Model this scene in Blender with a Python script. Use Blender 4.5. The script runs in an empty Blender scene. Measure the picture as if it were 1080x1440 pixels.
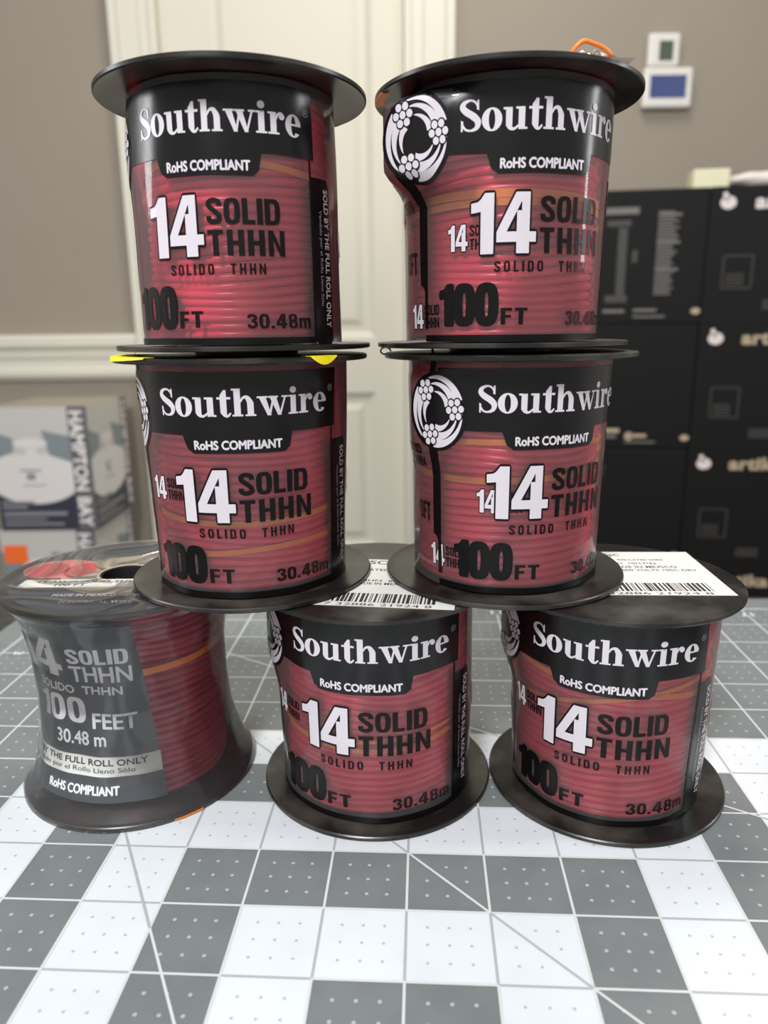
import bpy, bmesh, math, random
from mathutils import Matrix, Vector
IN = 0.0254            # everything below is written in inches
Z0 = 29.0              # the cutting mat's top lies 29 inches above the floor
R = math.radians
sin, cos, PI = math.sin, math.cos, math.pi
S = bpy.context.scene
COL = S.collection
rnd = random.Random(7)

def srgb(r, g, b):
    f = lambda c: (c/255/12.92) if c/255 <= 0.04045 else ((c/255+0.055)/1.055)**2.4
    return (f(r), f(g), f(b), 1)

def P(x, y, z):
    return Vector((x*IN, y*IN, (z+Z0)*IN))

# ------------------------------------------------------------------ camera, world, lights
cam_d = bpy.data.cameras.new('camera')
cam = bpy.data.objects.new('camera', cam_d); COL.objects.link(cam)
cam_d.sensor_fit = 'VERTICAL'; cam_d.sensor_height = 36; cam_d.sensor_width = 27
cam_d.lens = 1034.84/1440*36
cam_d.clip_start = 0.01; cam_d.clip_end = 50
pitch, roll = 0.24376, -0.011458
fwd = Vector((0, cos(pitch), -sin(pitch))); rt = Vector((1, 0, 0)); up = rt.cross(fwd)
rt2 = rt*cos(roll)+up*sin(roll); up2 = -rt*sin(roll)+up*cos(roll)
cp = P(0, 0, 6.786)
cam.matrix_world = Matrix(((rt2.x, up2.x, -fwd.x, cp.x), (rt2.y, up2.y, -fwd.y, cp.y), (rt2.z, up2.z, -fwd.z, cp.z), (0, 0, 0, 1)))
cam_d.dof.use_dof = True; cam_d.dof.focus_distance = 9.9*IN; cam_d.dof.aperture_fstop = 10.5
S.camera = cam

w = bpy.data.worlds.new('world'); S.world = w; w.use_nodes = True
w.node_tree.nodes['Background'].inputs['Color'].default_value = (1.0, 0.97, 0.93, 1)
w.node_tree.nodes['Background'].inputs['Strength'].default_value = 0.42

def area(name, x, y, z, sx, sy, power, col, tgt):
    d = bpy.data.lights.new(name, 'AREA'); d.shape = 'RECTANGLE'; d.size = sx*IN; d.size_y = sy*IN
    d.energy = power; d.color = col
    o = bpy.data.objects.new(name, d); COL.objects.link(o); o.location = P(x, y, z)
    o.rotation_euler = (P(*tgt)-o.location).to_track_quat('-Z', 'Y').to_euler()
area('ceiling_lamp_front', -16, -36, 52, 14, 14, 33, (0.97, 0.98, 1.0), (0, 10, 0))
area('ceiling_lamp_room', 6, 40, 66, 24, 14, 13, (1.0, 0.94, 0.84), (4, 40, 0))
area('lamp_left', -48, 16, 30, 8, 30, 6.0, (0.95, 0.97, 1.0), (-2, 10, 8))
area('lamp_right', 52, 14, 28, 6, 36, 6.5, (0.95, 0.98, 1.0), (2, 10, 8))

S.view_settings.view_transform = 'Standard'; S.view_settings.look = 'None'
S.view_settings.gamma = 1; S.view_settings.use_curve_mapping = False
S.view_settings.exposure = 0.0

# ------------------------------------------------------------------ materials
def mat(name, col, rough=0.5, spec=0.5, metal=0.0, noise=None, bump=None, coat=0):
    """noise=(scale, other colour, amount 0-1 threshold low, high); bump=(scale, strength, distance in inches)"""
    m = bpy.data.materials.new(name); m.use_nodes = True
    nt = m.node_tree; b = nt.nodes['Principled BSDF']
    b.inputs['Base Color'].default_value = col
    b.inputs['Roughness'].default_value = rough
    b.inputs['Specular IOR Level'].default_value = spec
    b.inputs['Metallic'].default_value = metal
    b.inputs['Coat Weight'].default_value = coat
    tc = nt.nodes.new('ShaderNodeTexCoord')
    if noise:
        n = nt.nodes.new('ShaderNodeTexNoise'); n.inputs['Scale'].default_value = noise[0]; n.inputs['Detail'].default_value = 6
        r = nt.nodes.new('ShaderNodeValToRGB')
        r.color_ramp.elements[0].position = noise[2]; r.color_ramp.elements[0].color = col
        r.color_ramp.elements[1].position = noise[3]; r.color_ramp.elements[1].color = noise[1]
        nt.links.new(tc.outputs['Object'], n.inputs['Vector']); nt.links.new(n.outputs['Fac'], r.inputs['Fac'])
        nt.links.new(r.outputs['Color'], b.inputs['Base Color'])
    if bump:
        n2 = nt.nodes.new('ShaderNodeTexNoise'); n2.inputs['Scale'].default_value = bump[0]; n2.inputs['Detail'].default_value = 4
        bp = nt.nodes.new('ShaderNodeBump'); bp.inputs['Strength'].default_value = bump[1]; bp.inputs['Distance'].default_value = bump[2]*IN
        nt.links.new(tc.outputs['Object'], n2.inputs['Vector']); nt.links.new(n2.outputs['Fac'], bp.inputs['Height'])
        nt.links.new(bp.outputs['Normal'], b.inputs['Normal'])
    return m

def film_mat(name, haze, rough, bumpscale, bumpd, tint=(1, 1, 1, 1), gloss=1.0):
    m = bpy.data.materials.new(name); m.use_nodes = True
    nt = m.node_tree; nt.nodes.clear()
    out = nt.nodes.new('ShaderNodeOutputMaterial')
    tr = nt.nodes.new('ShaderNodeBsdfTransparent'); tr.inputs['Color'].default_value = tint
    df = nt.nodes.new('ShaderNodeBsdfDiffuse'); df.inputs['Color'].default_value = (0.8, 0.78, 0.8, 1)
    gl = nt.nodes.new('ShaderNodeBsdfGlossy'); gl.inputs['Roughness'].default_value = rough
    m1 = nt.nodes.new('ShaderNodeMixShader'); m1.inputs[0].default_value = haze
    m2 = nt.nodes.new('ShaderNodeMixShader')
    fr = nt.nodes.new('ShaderNodeFresnel'); fr.inputs['IOR'].default_value = 1.45
    mu = nt.nodes.new('ShaderNodeMath'); mu.operation = 'MULTIPLY'; mu.inputs[1].default_value = gloss; mu.use_clamp = True
    tc = nt.nodes.new('ShaderNodeTexCoord'); n = nt.nodes.new('ShaderNodeTexNoise')
    n.inputs['Scale'].default_value = bumpscale; n.inputs['Detail'].default_value = 3
    bp = nt.nodes.new('ShaderNodeBump'); bp.inputs['Strength'].default_value = 1; bp.inputs['Distance'].default_value = bumpd*IN
    L = nt.links.new
    L(tc.outputs['Object'], n.inputs['Vector']); L(n.outputs['Fac'], bp.inputs['Height'])
    L(bp.outputs['Normal'], gl.inputs['Normal']); L(bp.outputs['Normal'], fr.inputs['Normal'])
    L(tr.outputs[0], m1.inputs[1]); L(df.outputs[0], m1.inputs[2])
    L(fr.outputs[0], mu.inputs[0]); L(mu.outputs[0], m2.inputs[0]); L(m1.outputs[0], m2.inputs[1])
    g2 = nt.nodes.new('ShaderNodeBsdfGlossy'); g2.inputs['Roughness'].default_value = .38
    mg = nt.nodes.new('ShaderNodeMixShader'); mg.inputs[0].default_value = .35
    L(gl.outputs[0], mg.inputs[1]); L(g2.outputs[0], mg.inputs[2]); L(mg.outputs[0], m2.inputs[2])
    L(m2.outputs[0], out.inputs['Surface'])
    return m

M = {}
M['wall'] = mat('taupe_paint', srgb(158, 149, 136), 0.85, 0.2, noise=(3, srgb(154, 146, 132), .4, .7), bump=(250, .15, .01))
M['trim'] = mat('cream_trim_paint', srgb(222, 219, 204), 0.45, 0.4)
M['door'] = mat('cream_door_paint', srgb(218, 214, 198), 0.5, 0.4)
M['floor'] = mat('grey_floor', srgb(120, 112, 104), 0.6, noise=(6, srgb(105, 98, 90), .4, .6))
M['table'] = mat('dark_speckled_laminate', srgb(52, 52, 48), 0.5, 0.4, noise=(160, srgb(86, 86, 80), .5, .72))
M['steel'] = mat('dark_steel', srgb(60, 60, 60), 0.4, metal=.6)
M['mat_grey'] = mat('mat_grey', srgb(113, 118, 119), 0.5, 0.45, noise=(60, srgb(118, 123, 123), .4, .6), bump=(900, .2, .004))
M['mat_white'] = mat('mat_white', srgb(215, 220, 224), 0.5, 0.45, noise=(40, srgb(209, 214, 218), .45, .7), bump=(900, .2, .004))
M['mat_line'] = mat('mat_line', srgb(204, 207, 206), 0.5)
M['mat_dot'] = mat('mat_dot', srgb(172, 177, 177), 0.5)
M['mat_line_dark'] = mat('mat_line_dark', srgb(168, 172, 174), 0.5)
M['mat_dot_dark'] = mat('mat_dot_dark', srgb(176, 180, 182), 0.5)
M['black'] = mat('black_plastic', srgb(26, 25, 24), 0.3, 0.5, noise=(42, srgb(84, 80, 75), .46, .8), bump=(120, .25, .01))
M['black2'] = mat('black_plastic_inside', srgb(30, 30, 30), 0.5)
M['wire'] = mat('crimson_insulation', srgb(246, 54, 92), 0.28, 0.6)
M['wire_dark'] = mat('dark_crimson_insulation', srgb(186, 38, 70), 0.32, 0.6)
M['orange'] = mat('orange_tie', srgb(252, 138, 48), 0.4)
M['pblack'] = mat('black_print', srgb(13, 13, 14), 0.24, 0.45, bump=(60, .5, .012))
M['ink'] = mat('black_ink', srgb(10, 8, 9), 0.35, 0.3)
M['pwhite2'] = mat('white_label_print', srgb(252, 250, 253), 0.3, 0.5)
M['pwhite'] = mat('white_print', srgb(212, 205, 212), 0.3, 0.5)
M['pgrey'] = mat('grey_print', srgb(150, 146, 150), 0.35, 0.5)
M['slate'] = mat('slate_label', srgb(66, 71, 78), 0.3, 0.5, bump=(25, .6, .02))
M['paper'] = mat('white_paper', srgb(222, 222, 216), 0.6)
M['paper_ink'] = mat('printed_ink', srgb(45, 44, 42), 0.6)
M['paper_grey'] = mat('printed_grey', srgb(190, 190, 186), 0.6)
M['red'] = mat('red_print', srgb(214, 70, 76), 0.4)
M['pink'] = mat('pale_red_print', srgb(232, 140, 132), 0.4)
M['beige'] = mat('beige_print', srgb(168, 160, 142), 0.5)
M['yellow'] = mat('yellow_sticker', srgb(246, 226, 24), 0.5)
M['copper'] = mat('copper', srgb(190, 120, 80), 0.3, metal=1)
M['film'] = film_mat('clear_film', 0.06, 0.08, 40, .010, gloss=1.0)
M['shrink'] = film_mat('clear_shrink_film', 0.03, 0.06, 45, .014, gloss=1.5)
M['bk_box'] = mat('black_card', srgb(14, 13, 13), 0.6, 0.25)
M['bk_edge'] = mat('worn_card_edge', srgb(58, 56, 53), 0.6)
M['bk_print'] = mat('grey_card_print', srgb(112, 108, 104), 0.6)
M['bk_print2'] = mat('dim_card_print', srgb(66, 64, 61), 0.6)
M['bk_white'] = mat('pale_card_print', srgb(225, 215, 210), 0.6)
M['bk_tan'] = mat('tan_card_print', srgb(180, 160, 135), 0.6)
M['lt_box'] = mat('pale_grey_card', srgb(196, 193, 188), 0.5)
M['lt_top'] = mat('brown_card', srgb(168, 158, 140), 0.7)
M['lt_band'] = mat('blue_grey_card_print', srgb(128, 138, 142), 0.5)
M['lt_dome'] = mat('white_card_print', srgb(218, 214, 212), 0.5)
M['lt_navy'] = mat('navy_card_print', srgb(48, 50, 64), 0.5)
M['lt_strip'] = mat('charcoal_card_print', srgb(98, 96, 101), 0.5)
M['lt_text'] = mat('white_card_letters', srgb(236, 230, 228), 0.5)
M['lt_grey'] = mat('grey_card_letters', srgb(140, 140, 146), 0.5)
M['orange_st'] = mat('orange_sticker', srgb(246, 110, 40), 0.6)
M['device'] = mat('white_device_plastic', srgb(226, 222, 216), 0.4)
M['lcd'] = mat('green_lcd', srgb(74, 88, 70), 0.25)
M['blue'] = mat('blue_screen', srgb(52, 68, 122), 0.3)
M['cream'] = mat('cream_card', srgb(226, 222, 188), 0.6)
M['cloth'] = mat('white_cloth', srgb(222, 212, 206), 0.9)

# ------------------------------------------------------------------ mesh helpers
class MB:
    """collects verts (in inches) and faces with a material slot"""
    def __init__(s): s.v = []; s.f = []; s.mi = []; s.mats = []; s.sm = []
    def slot(s, m):
        if m not in s.mats: s.mats.append(m)
        return s.mats.index(m)
    def add(s, vs, fs, m, smooth=False):
        k = s.slot(m); o = len(s.v); s.v += [tuple(v) for v in vs]
        for f in fs: s.f.append([i+o for i in f]); s.mi.append(k); s.sm.append(smooth)
    def box(s, x0, x1, y0, y1, z0, z1, m):
        vs = [(x, y, z) for z in (z0, z1) for y in (y0, y1) for x in (x0, x1)]
        s.add(vs, [(0, 2, 3, 1), (4, 5, 7, 6), (0, 1, 5, 4), (2, 6, 7, 3), (0, 4, 6, 2), (1, 3, 7, 5)], m)
    def lathe(s, prof, m, n=96, closed=True, smooth=True):
        vs = []; k = len(prof)
        for i in range(n):
            a = 2*PI*i/n
            for r, z in prof: vs.append((r*cos(a), r*sin(a), z))
        fs = []
        for i in range(n):
            j = (i+1) % n
            for q in range(k if closed else k-1):
                q2 = (q+1) % k
                fs.append((i*k+q, j*k+q, j*k+q2, i*k+q2))
        s.add(vs, fs, m, smooth)
    def tube(s, pts, r, m, n=8):
        vs = []; fs = []; L = len(pts)
        for i, p in enumerate(pts):
            p = Vector(p); t = (Vector(pts[min(i+1, L-1)])-Vector(pts[max(i-1, 0)])).normalized()
            u = t.cross(Vector((0, 0, 1)))
            u = u.normalized() if u.length > 1e-4 else Vector((1, 0, 0))
            b = u.cross(t)
            for q in range(n):
                a = 2*PI*q/n; c = p+u*(r*cos(a))+b*(r*sin(a)); vs.append(tuple(c))
        for i in range(L-1):
            for q in range(n):
                q2 = (q+1) % n
                fs.append((i*n+q, i*n+q2, (i+1)*n+q2, (i+1)*n+q))
        fs.append(tuple(range(n))[::-1]); fs.append(tuple((L-1)*n+q for q in range(n)))
        s.add(vs, fs, m, True)
    def build(s, name, parent=None, loc=None, rotz=0, bevel=0, sharp=None):
        me = bpy.data.meshes.new(name)
        me.from_pydata([(x*IN, y*IN, z*IN) for x, y, z in s.v], [], s.f)
        for m in s.mats: me.materials.append(m)
        me.polygons.foreach_set('material_index', s.mi); me.polygons.foreach_set('use_smooth', s.sm)
        me.update()
        if sharp: me.set_sharp_from_angle(angle=R(sharp))
        o = bpy.data.objects.new(name, me); COL.objects.link(o)
        if parent: o.parent = parent
        if loc is not None: o.location = loc
        if rotz: o.rotation_euler.z = rotz
        if bevel:
            b = o.modifiers.new('bevel', 'BEVEL'); b.width = bevel*IN; b.segments = 2; b.limit_method = 'ANGLE'; b.angle_limit = R(50)
        return o

def tag(o, label, cat, group=None):
    o['label'] = label; o['category'] = cat
    if group: o['group'] = group
    return o
def struct(o):
    o['kind'] = 'structure'; return o
def empty(name, loc, rz=0):
    e = bpy.data.objects.new(name, None); COL.objects.link(e); e.location = loc; e.rotation_euler.z = rz
    e.empty_display_size = 0.02
    return e

# ------------------------------------------------------------------ flat lettering: lists of polygons in a unit box
_tc = {}
def text2d(txt, bold=0.0):
    key = (txt, bold)
    if key in _tc: return _tc[key]
    c = bpy.data.curves.new('t', 'FONT'); c.body = txt; c.size = 1; c.offset = bold; c.resolution_u = 4
    c.space_character = 1.0+bold*1.2
    o = bpy.data.objects.new('t', c); COL.objects.link(o)
    dg = bpy.context.evaluated_depsgraph_get()
    me = o.evaluated_get(dg).to_mesh()
    vs = [(v.co.x, v.co.y) for v in me.vertices]; fs = [list(p.vertices) for p in me.polygons]
    o.evaluated_get(dg).to_mesh_clear()
    bpy.data.objects.remove(o); bpy.data.curves.remove(c)
    x0 = min(v[0] for v in vs); x1 = max(v[0] for v in vs); y0 = min(v[1] for v in vs); y1 = max(v[1] for v in vs)
    vs = [((x-x0)/(x1-x0), (y-y0)/(y1-y0)) for x, y in vs]
    _tc[key] = (vs, fs); return _tc[key]

def fit(shape, x0, x1, y0, y1, rot=0):
    """unit shape -> box; rot=-90 lays lettering reading downwards"""
    vs, fs = shape
    if rot == -90: vs = [(y, 1-x) for x, y in vs]
    if rot == 90: vs = [(1-y, x) for x, y in vs]
    if rot == 180: vs = [(1-x, 1-y) for x, y in vs]
    return [(x0+x*(x1-x0), y0+y*(y1-y0)) for x, y in vs], fs

def polys(pl):
    vs = []; fs = []
    for p in pl:
        p = list(p)
        if sum(a[0]*b[1]-b[0]*a[1] for a, b in zip(p, p[1:]+p[:1])) < 0: p.reverse()
        fs.append(list(range(len(vs), len(vs)+len(p)))); vs += p
    return vs, fs
def unit(shape):
    vs, fs = shape
    x0 = min(v[0] for v in vs); x1 = max(v[0] for v in vs); y0 = min(v[1] for v in vs); y1 = max(v[1] for v in vs)
    return [((x-x0)/(x1-x0), (y-y0)/(y1-y0)) for x, y in vs], fs
def rc(x0, x1, y0, y1): return [(x0, y0), (x1, y0), (x1, y1), (x0, y1)]
def disc(cx, cy, rx, ry=None, n=28):
    ry = ry or rx
    return [(cx+rx*cos(2*PI*i/n), cy+ry*sin(2*PI*i/n)) for i in range(n)]
def ring(cx, cy, rx, ry, ix, iy, a0=0, a1=360, n=36):
    out = []
    for i in range(n):
        a = R(a0+(a1-a0)*i/n); b = R(a0+(a1-a0)*(i+1)/n)
        out.append([(cx+ix*cos(a), cy+iy*sin(a)), (cx+rx*cos(a), cy+ry*sin(a)), (cx+rx*cos(b), cy+ry*sin(b)), (cx+ix*cos(b), cy+iy*sin(b))])
    return out
def brush(pts, ws, sub=6):
    """variable-width stroke through points (Catmull-Rom)"""
    n = len(pts); C = []
    for i in range(n-1):
        p0, p1, p2, p3 = pts[max(i-1, 0)], pts[i], pts[i+1], pts[min(i+2, n-1)]
        for k in range(sub+(1 if i == n-2 else 0)):
            t = k/sub
            q = [0.5*((2*b)+(-a+c)*t+(2*a-5*b+4*c-d)*t*t+(-a+3*b-3*c+d)*t**3) for a, b, c, d in zip(p0, p1, p2, p3)]
            C.append((q[0], q[1], ws[i]+(ws[i+1]-ws[i])*t))
    L = []
    for i, (x, y, wd) in enumerate(C):
        a = C[max(i-1, 0)]; b = C[min(i+1, len(C)-1)]
        dx, dy = b[0]-a[0], b[1]-a[1]; l = math.hypot(dx, dy) or 1
        L.append(((x-dy/l*wd/2, y+dx/l*wd/2), (x+dy/l*wd/2, y-dx/l*wd/2)))
    return [[L[i][0], L[i][1], L[i+1][1], L[i+1][0]] for i in range(len(L)-1)]

def southwire():
    G = {}
    G['S'] = (brush([(.55, .72), (.47, .9), (.32, .97), (.15, .9), (.10, .76), (.20, .62), (.42, .46), (.54, .30), (.50, .11), (.33, .03), (.17, .08), (.07, .28)],
                    [.04, .07, .07, .12, .17, .21, .22, .19, .13, .07, .07, .04]) + [[(.50, .70), (.57, .66), (.57, .99), (.52, .99)], [(.05, .0), (.10, .0), (.12, .32), (.05, .36)]], .62)
    G['o'] = (ring(.32, .35, .32, .37, .10, .31), .64)
    G['u'] = ([rc(.08, .28, .12, .70), rc(0, .28, .63, .70), rc(.47, .67, 0, .70), rc(.39, .67, .63, .70), rc(.47, .75, 0, .065)] +
              brush([(.18, .16), (.22, .06), (.34, .02), (.49, .14)], [.20, .14, .08, .06]), .75)
    G['t'] = ([[(.10, .14), (.30, .14), (.30, .95), (.22, .95), (.10, .76)], rc(0, .43, .62, .70)] +
              brush([(.20, .16), (.25, .04), (.33, .02), (.42, .13)], [.20, .12, .08, .05]), .43)
    G['h'] = ([rc(.07, .27, 0, 1), rc(0, .27, .93, 1), rc(0, .34, 0, .065), rc(.48, .68, 0, .5), rc(.41, .75, 0, .065)] +
              brush([(.26, .5), (.35, .66), (.48, .67), (.58, .48)], [.04, .08, .14, .20]), .75)
    G['w'] = ([[(.05, .7), (.27, .7), (.45, 0), (.33, 0)], [(.36, 0), (.43, 0), (.56, .66), (.5, .66)], [(.39, .7), (.61, .7), (.79, 0), (.67, 0)],
               [(.70, 0), (.77, 0), (.95, .66), (.89, .66)], rc(0, .34, .635, .7), rc(.36, .68, .635, .7), rc(.80, 1.02, .635, .7)], 1.0)
    G['i'] = ([rc(.08, .28, 0, .7), rc(0, .28, .635, .7), rc(0, .36, 0, .065), disc(.18, .89, .12)], .36)
    G['r'] = ([rc(.08, .28, 0, .7), rc(0, .28, .635, .7), rc(0, .37, 0, .065), disc(.47, .57, .10)] +
              brush([(.27, .48), (.34, .63), (.44, .68), (.53, .62)], [.05, .08, .07, .06]), .56)
    G['e'] = (ring(.31, .35, .31, .37, .09, .31, 5, 318) + [rc(.2, .60, .35, .415)], .60)
    pl = []; x = 0
    for ch in 'Southwire':
        g, wd = G[ch]
        pl += [[(px+x, py) for px, py in p] for p in g]; x += wd+.035
    return unit(polys(pl))
SW = southwire()

def rring(w_, s, sv, n=36, e=3.0, half=False):
    f = lambda c: math.copysign(abs(c)**(2/e), c)
    out = []
    for i in range(n):
        q = []
        for k in (i, i+1):
            a = 2*PI*k/n
            if half and cos(a) < -1e-6: a = PI/2 if sin(a) > 0 else -PI/2
            q.append((a, (w_/2+w_/2*f(cos(a)), .5+.5*f(sin(a))), (w_/2+(w_/2-s)*f(cos(a)), .5+(.5-sv)*f(sin(a)))))
        if q[0][0] != q[1][0]: out.append([q[0][2], q[0][1], q[1][1], q[1][2]])
    return out
def half_up(pl, y0, y1): return [[(x, y0+y*(y1-y0)) for x, y in p] for p in pl]
def block_font():
    s = .2; G = {}
    G['O'] = G['0'] = (rring(.58, s, .16), .58)
    G['S'] = (brush([(.475, .69), (.45, .85), (.28, .91), (.12, .85), (.11, .69), (.28, .52), (.45, .34), (.45, .16), (.28, .09), (.11, .15), (.09, .32)], [.19]*11, 4), .56)
    G['L'] = ([rc(0, s, 0, 1), rc(s, .46, 0, .17)], .46)
    G['I'] = ([rc(0, .21, 0, 1)], .21)
    G['D'] = ([rc(0, s, 0, 1), rc(s, .29, 0, .16), rc(s, .29, .84, 1)]+[p for p in rring(.58, s, .16, half=True)], .58)
    G['T'] = ([rc(0, .54, .83, 1), rc(.17, .37, 0, .83)], .54)
    G['H'] = ([rc(0, s, 0, 1), rc(.38, .58, 0, 1), rc(s, .38, .42, .58)], .58)
    G['N'] = ([rc(0, .18, 0, 1), rc(.42, .6, 0, 1), [(.18, 1), (.18, .62), (.42, 0), (.42, .38)]], .6)
    G['F'] = ([rc(0, s, 0, 1), rc(s, .48, .83, 1), rc(s, .44, .42, .58)], .48)
    G['1'] = ([[(.17, 0), (.40, 0), (.40, 1), (.24, 1), (.17, .9)], [(0, .68), (.17, .70), (.17, .9), (.12, .86), (0, .84)]], .40)
    G['4'] = ([rc(.34, .56, 0, .19), rc(0, .68, .19, .36), [(.42, .36), (.56, .36), (.56, 1), (.42, 1)], [(0, .36), (.17, .36), (.42, .86), (.42, 1), (.32, 1)], [(.34, .36), (.42, .36), (.42, .7), (.34, .7)]], .68)
    G['3'] = (brush([(.09, .72), (.12, .87), (.28, .91), (.44, .83), (.43, .66), (.25, .53)], [.19, .19, .18, .19, .18, .14], 4)+brush([(.25, .53), (.45, .42), (.46, .2), (.28, .09), (.11, .14), (.09, .3)], [.14, .18, .19, .18, .19, .19], 4), .56)
    G['8'] = (half_up(rring(.58, s, .26), 0, .56)+half_up(rring(.54, .18, .28), .46, 1), .58)
    G['.'] = ([rc(0, .2, 0, .19)], .2)
    G['m'] = ([rc(0, .19, 0, .72), rc(.32, .5, 0, .55), rc(.63, .82, 0, .55)]+[rc(.19, .5, .57, .72), rc(.5, .75, .57, .72), rc(.32, .5, .55, .57), [(.63, .55), (.82, .55), (.75, .72), (.63, .72)]], .82)
    G[' '] = ([], .3)
    return G
BF = block_font()
def block(txt, gap=.07):
    pl = []; x = 0
    for ch in txt:
        g, wd = BF[ch]; pl += [[(px+x, py) for px, py in p] for p in g]; x += wd+gap
    return unit(polys(pl))

def logo():
    """three clusters of seven round strands with three blades sweeping to each; radius 1"""
    pl = []
    for a0 in (6, 126, 248):
        for k, (ra, rb, wd, sp) in enumerate(((.93, .98, .24, 100), (.70, .80, .26, 88), (.47, .56, .2, 78))):
            pts = []; ws = []
            for i in range(12):
                t = i/11; a = R(a0+14+sp*t); r = ra+(rb-ra)*t-.0*t
                pts.append((r*cos(a), r*sin(a))); ws.append(wd*(1-t)**.8+.012)
            pl += brush(pts, ws, 2)
    dots = []; rims = []
    for a0 in (6, 126, 248):
        cx, cy = .73*cos(R(a0)), .73*sin(R(a0))
        for i in range(7):
            dx, dy = (0, 0) if i == 0 else (.225*cos(R(60*(i-1)+a0)), .225*sin(R(60*(i-1)+a0)))
            dots.append(disc(cx+dx, cy+dy, .10, n=14)); rims.append(disc(cx+dx, cy+dy, .14, n=14))
    return polys(pl), polys(rims), polys(dots)
LOGO = logo()

class Print:
    """flat lettering in (degrees around, inches up) that is wrapped onto a film surface"""
    def __init__(s): s.items = []
    def add(s, shape, m, eps): s.items.append((shape, m, eps))
    def text(s, txt, x0, x1, y0, y1, m, eps, bold=0.03, rot=0): s.add(fit(text2d(txt, bold), x0, x1, y0, y1, rot), m, eps)
    def fat(s, txt, x0, x1, y0, y1, m, eps, dx=.25, dy=.006, rot=0):
        sh = fit(text2d(txt, 0), x0, x1, y0, y1, rot)
        for k, (a, b) in enumerate(((0, 0), (dx, 0), (-dx, 0), (0, dy), (0, -dy))):
            s.add(([(x+a, y+b) for x, y in sh[0]], sh[1]), m, eps+.0003*k)
    def block(s, txt, x0, x1, y0, y1, m, eps, gap=.07, outline=None, ow=(.9, .03)):
        sh = fit(block(txt, gap), x0, x1, y0, y1)
        if outline:
            for k in range(8):
                dx, dy = ow[0]*cos(k*PI/4), ow[1]*sin(k*PI/4)
                s.add(([(x+dx, y+dy) for x, y in sh[0]], sh[1]), outline, eps-.003+.0002*k)
        s.add(sh, m, eps)
    def poly(s, pl, m, eps): s.add(polys(pl), m, eps)
    def build(s, name, parent, RF, da=4.0, dz=0.16):
        mb = MB()
        for (vs, fs), m, eps in s.items:
            bm = bmesh.new()
            bv = [bm.verts.new((x*.02, y, 0)) for x, y in vs]
            for f in fs:
                try: bm.faces.new([bv[i] for i in f])
                except ValueError: pass
            xs = [v[0] for v in vs]; ys = [v[1] for v in vs]
            q = math.floor(min(xs)/da)+1
            while q*da < max(xs):
                bmesh.ops.bisect_plane(bm, geom=bm.verts[:]+bm.edges[:]+bm.faces[:], plane_co=(q*da*.02, 0, 0), plane_no=(1, 0, 0)); q += 1
            q = math.floor(min(ys)/dz)+1
            while q*dz < max(ys):
                bmesh.ops.bisect_plane(bm, geom=bm.verts[:]+bm.edges[:]+bm.faces[:], plane_co=(0, q*dz, 0), plane_no=(0, 1, 0)); q += 1
            bm.verts.index_update()
            out = []
            for v in bm.verts:
                a = v.co.x/.02; r = RF(a, v.co.y)+eps
                out.append((r*cos(R(a)), r*sin(R(a)), v.co.y))
            ff = []
            for f in bm.faces:
                idx = [v.index for v in f.verts]
                f.normal_update()
                if f.normal.z < 0: idx.reverse()
                ff.append(idx)
            bm.free()
            mb.add(out, ff, m, True)
        return mb.build(name, parent)

# ------------------------------------------------------------------ the room
WALL_Y = 70
mb = MB(); mb.box(-90, -18.9, WALL_Y, WALL_Y+4, -29, 72, M['wall']); mb.box(2.5, 90, WALL_Y, WALL_Y+4, -29, 72, M['wall']); mb.box(-18.9, 2.5, WALL_Y, WALL_Y+4, 52, 72, M['wall'])
struct(mb.build('wall_back', loc=P(0, 0, 0)))
mb = MB(); mb.box(-90, 90, -60, WALL_Y+4, -31, -29, M['floor']); struct(mb.build('floor', loc=P(0, 0, 0)))

def molding(x0, x1, z0, z1, y, wdt, dep, m, mb):
    """sloped frame around a sunk panel"""
    o = [(x0, z0), (x1, z0), (x1, z1), (x0, z1)]
    for (ia, da), (ib, db) in (((0, 0), (wdt*.35, dep)), ((wdt*.35, dep), (wdt*.65, dep)), ((wdt*.65, dep), (wdt, dep*.45))):
        ra = [(x0+ia, z0+ia), (x1-ia, z0+ia), (x1-ia, z1-ia), (x0+ia, z1-ia)]
        rb = [(x0+ib, z0+ib), (x1-ib, z0+ib), (x1-ib, z1-ib), (x0+ib, z1-ib)]
        vs = [(x, y+da, z) for x, z in ra]+[(x, y+db, z) for x, z in rb]
        mb.add(vs, [(i, (i+1) % 4, 4+(i+1) % 4, 4+i) for i in range(4)], m)
    i = wdt
    mb.add([(x0+i, y+dep*.45, z0+i), (x1-i, y+dep*.45, z0+i), (x1-i, y+dep*.45, z1-i), (x0+i, y+dep*.45, z1-i)], [(0, 1, 2, 3)], m)

mb = MB(); D = M['door']
xl, xr, zb, zt = -18.55, 2.1, -28.8, 50
px0, px1 = -14.9, -0.6
p1 = (-14.4, 1.0); p2 = (6.0, 44.0)
yf = WALL_Y+.35
for (a, b, c, d) in ((xl, px0, zb, zt), (px1, xr, zb, zt), (px0, px1, zb, p1[0]), (px0, px1, p1[1], p2[0]), (px0, px1, p2[1], zt)):
    mb.add([(a, yf, c), (b, yf, c), (b, yf, d), (a, yf, d)], [(0, 1, 2, 3)], D)
for (c, d) in (p1, p2): molding(px0, px1, c, d, yf, 1.7, .45, D, mb)
mb.add([(xl, yf+1.4, zb), (xr, yf+1.4, zb), (xr, yf+1.4, zt), (xl, yf+1.4, zt)], [(3, 2, 1, 0)], D)
struct(mb.build('door_1', loc=P(0, 0, 0)))
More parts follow.
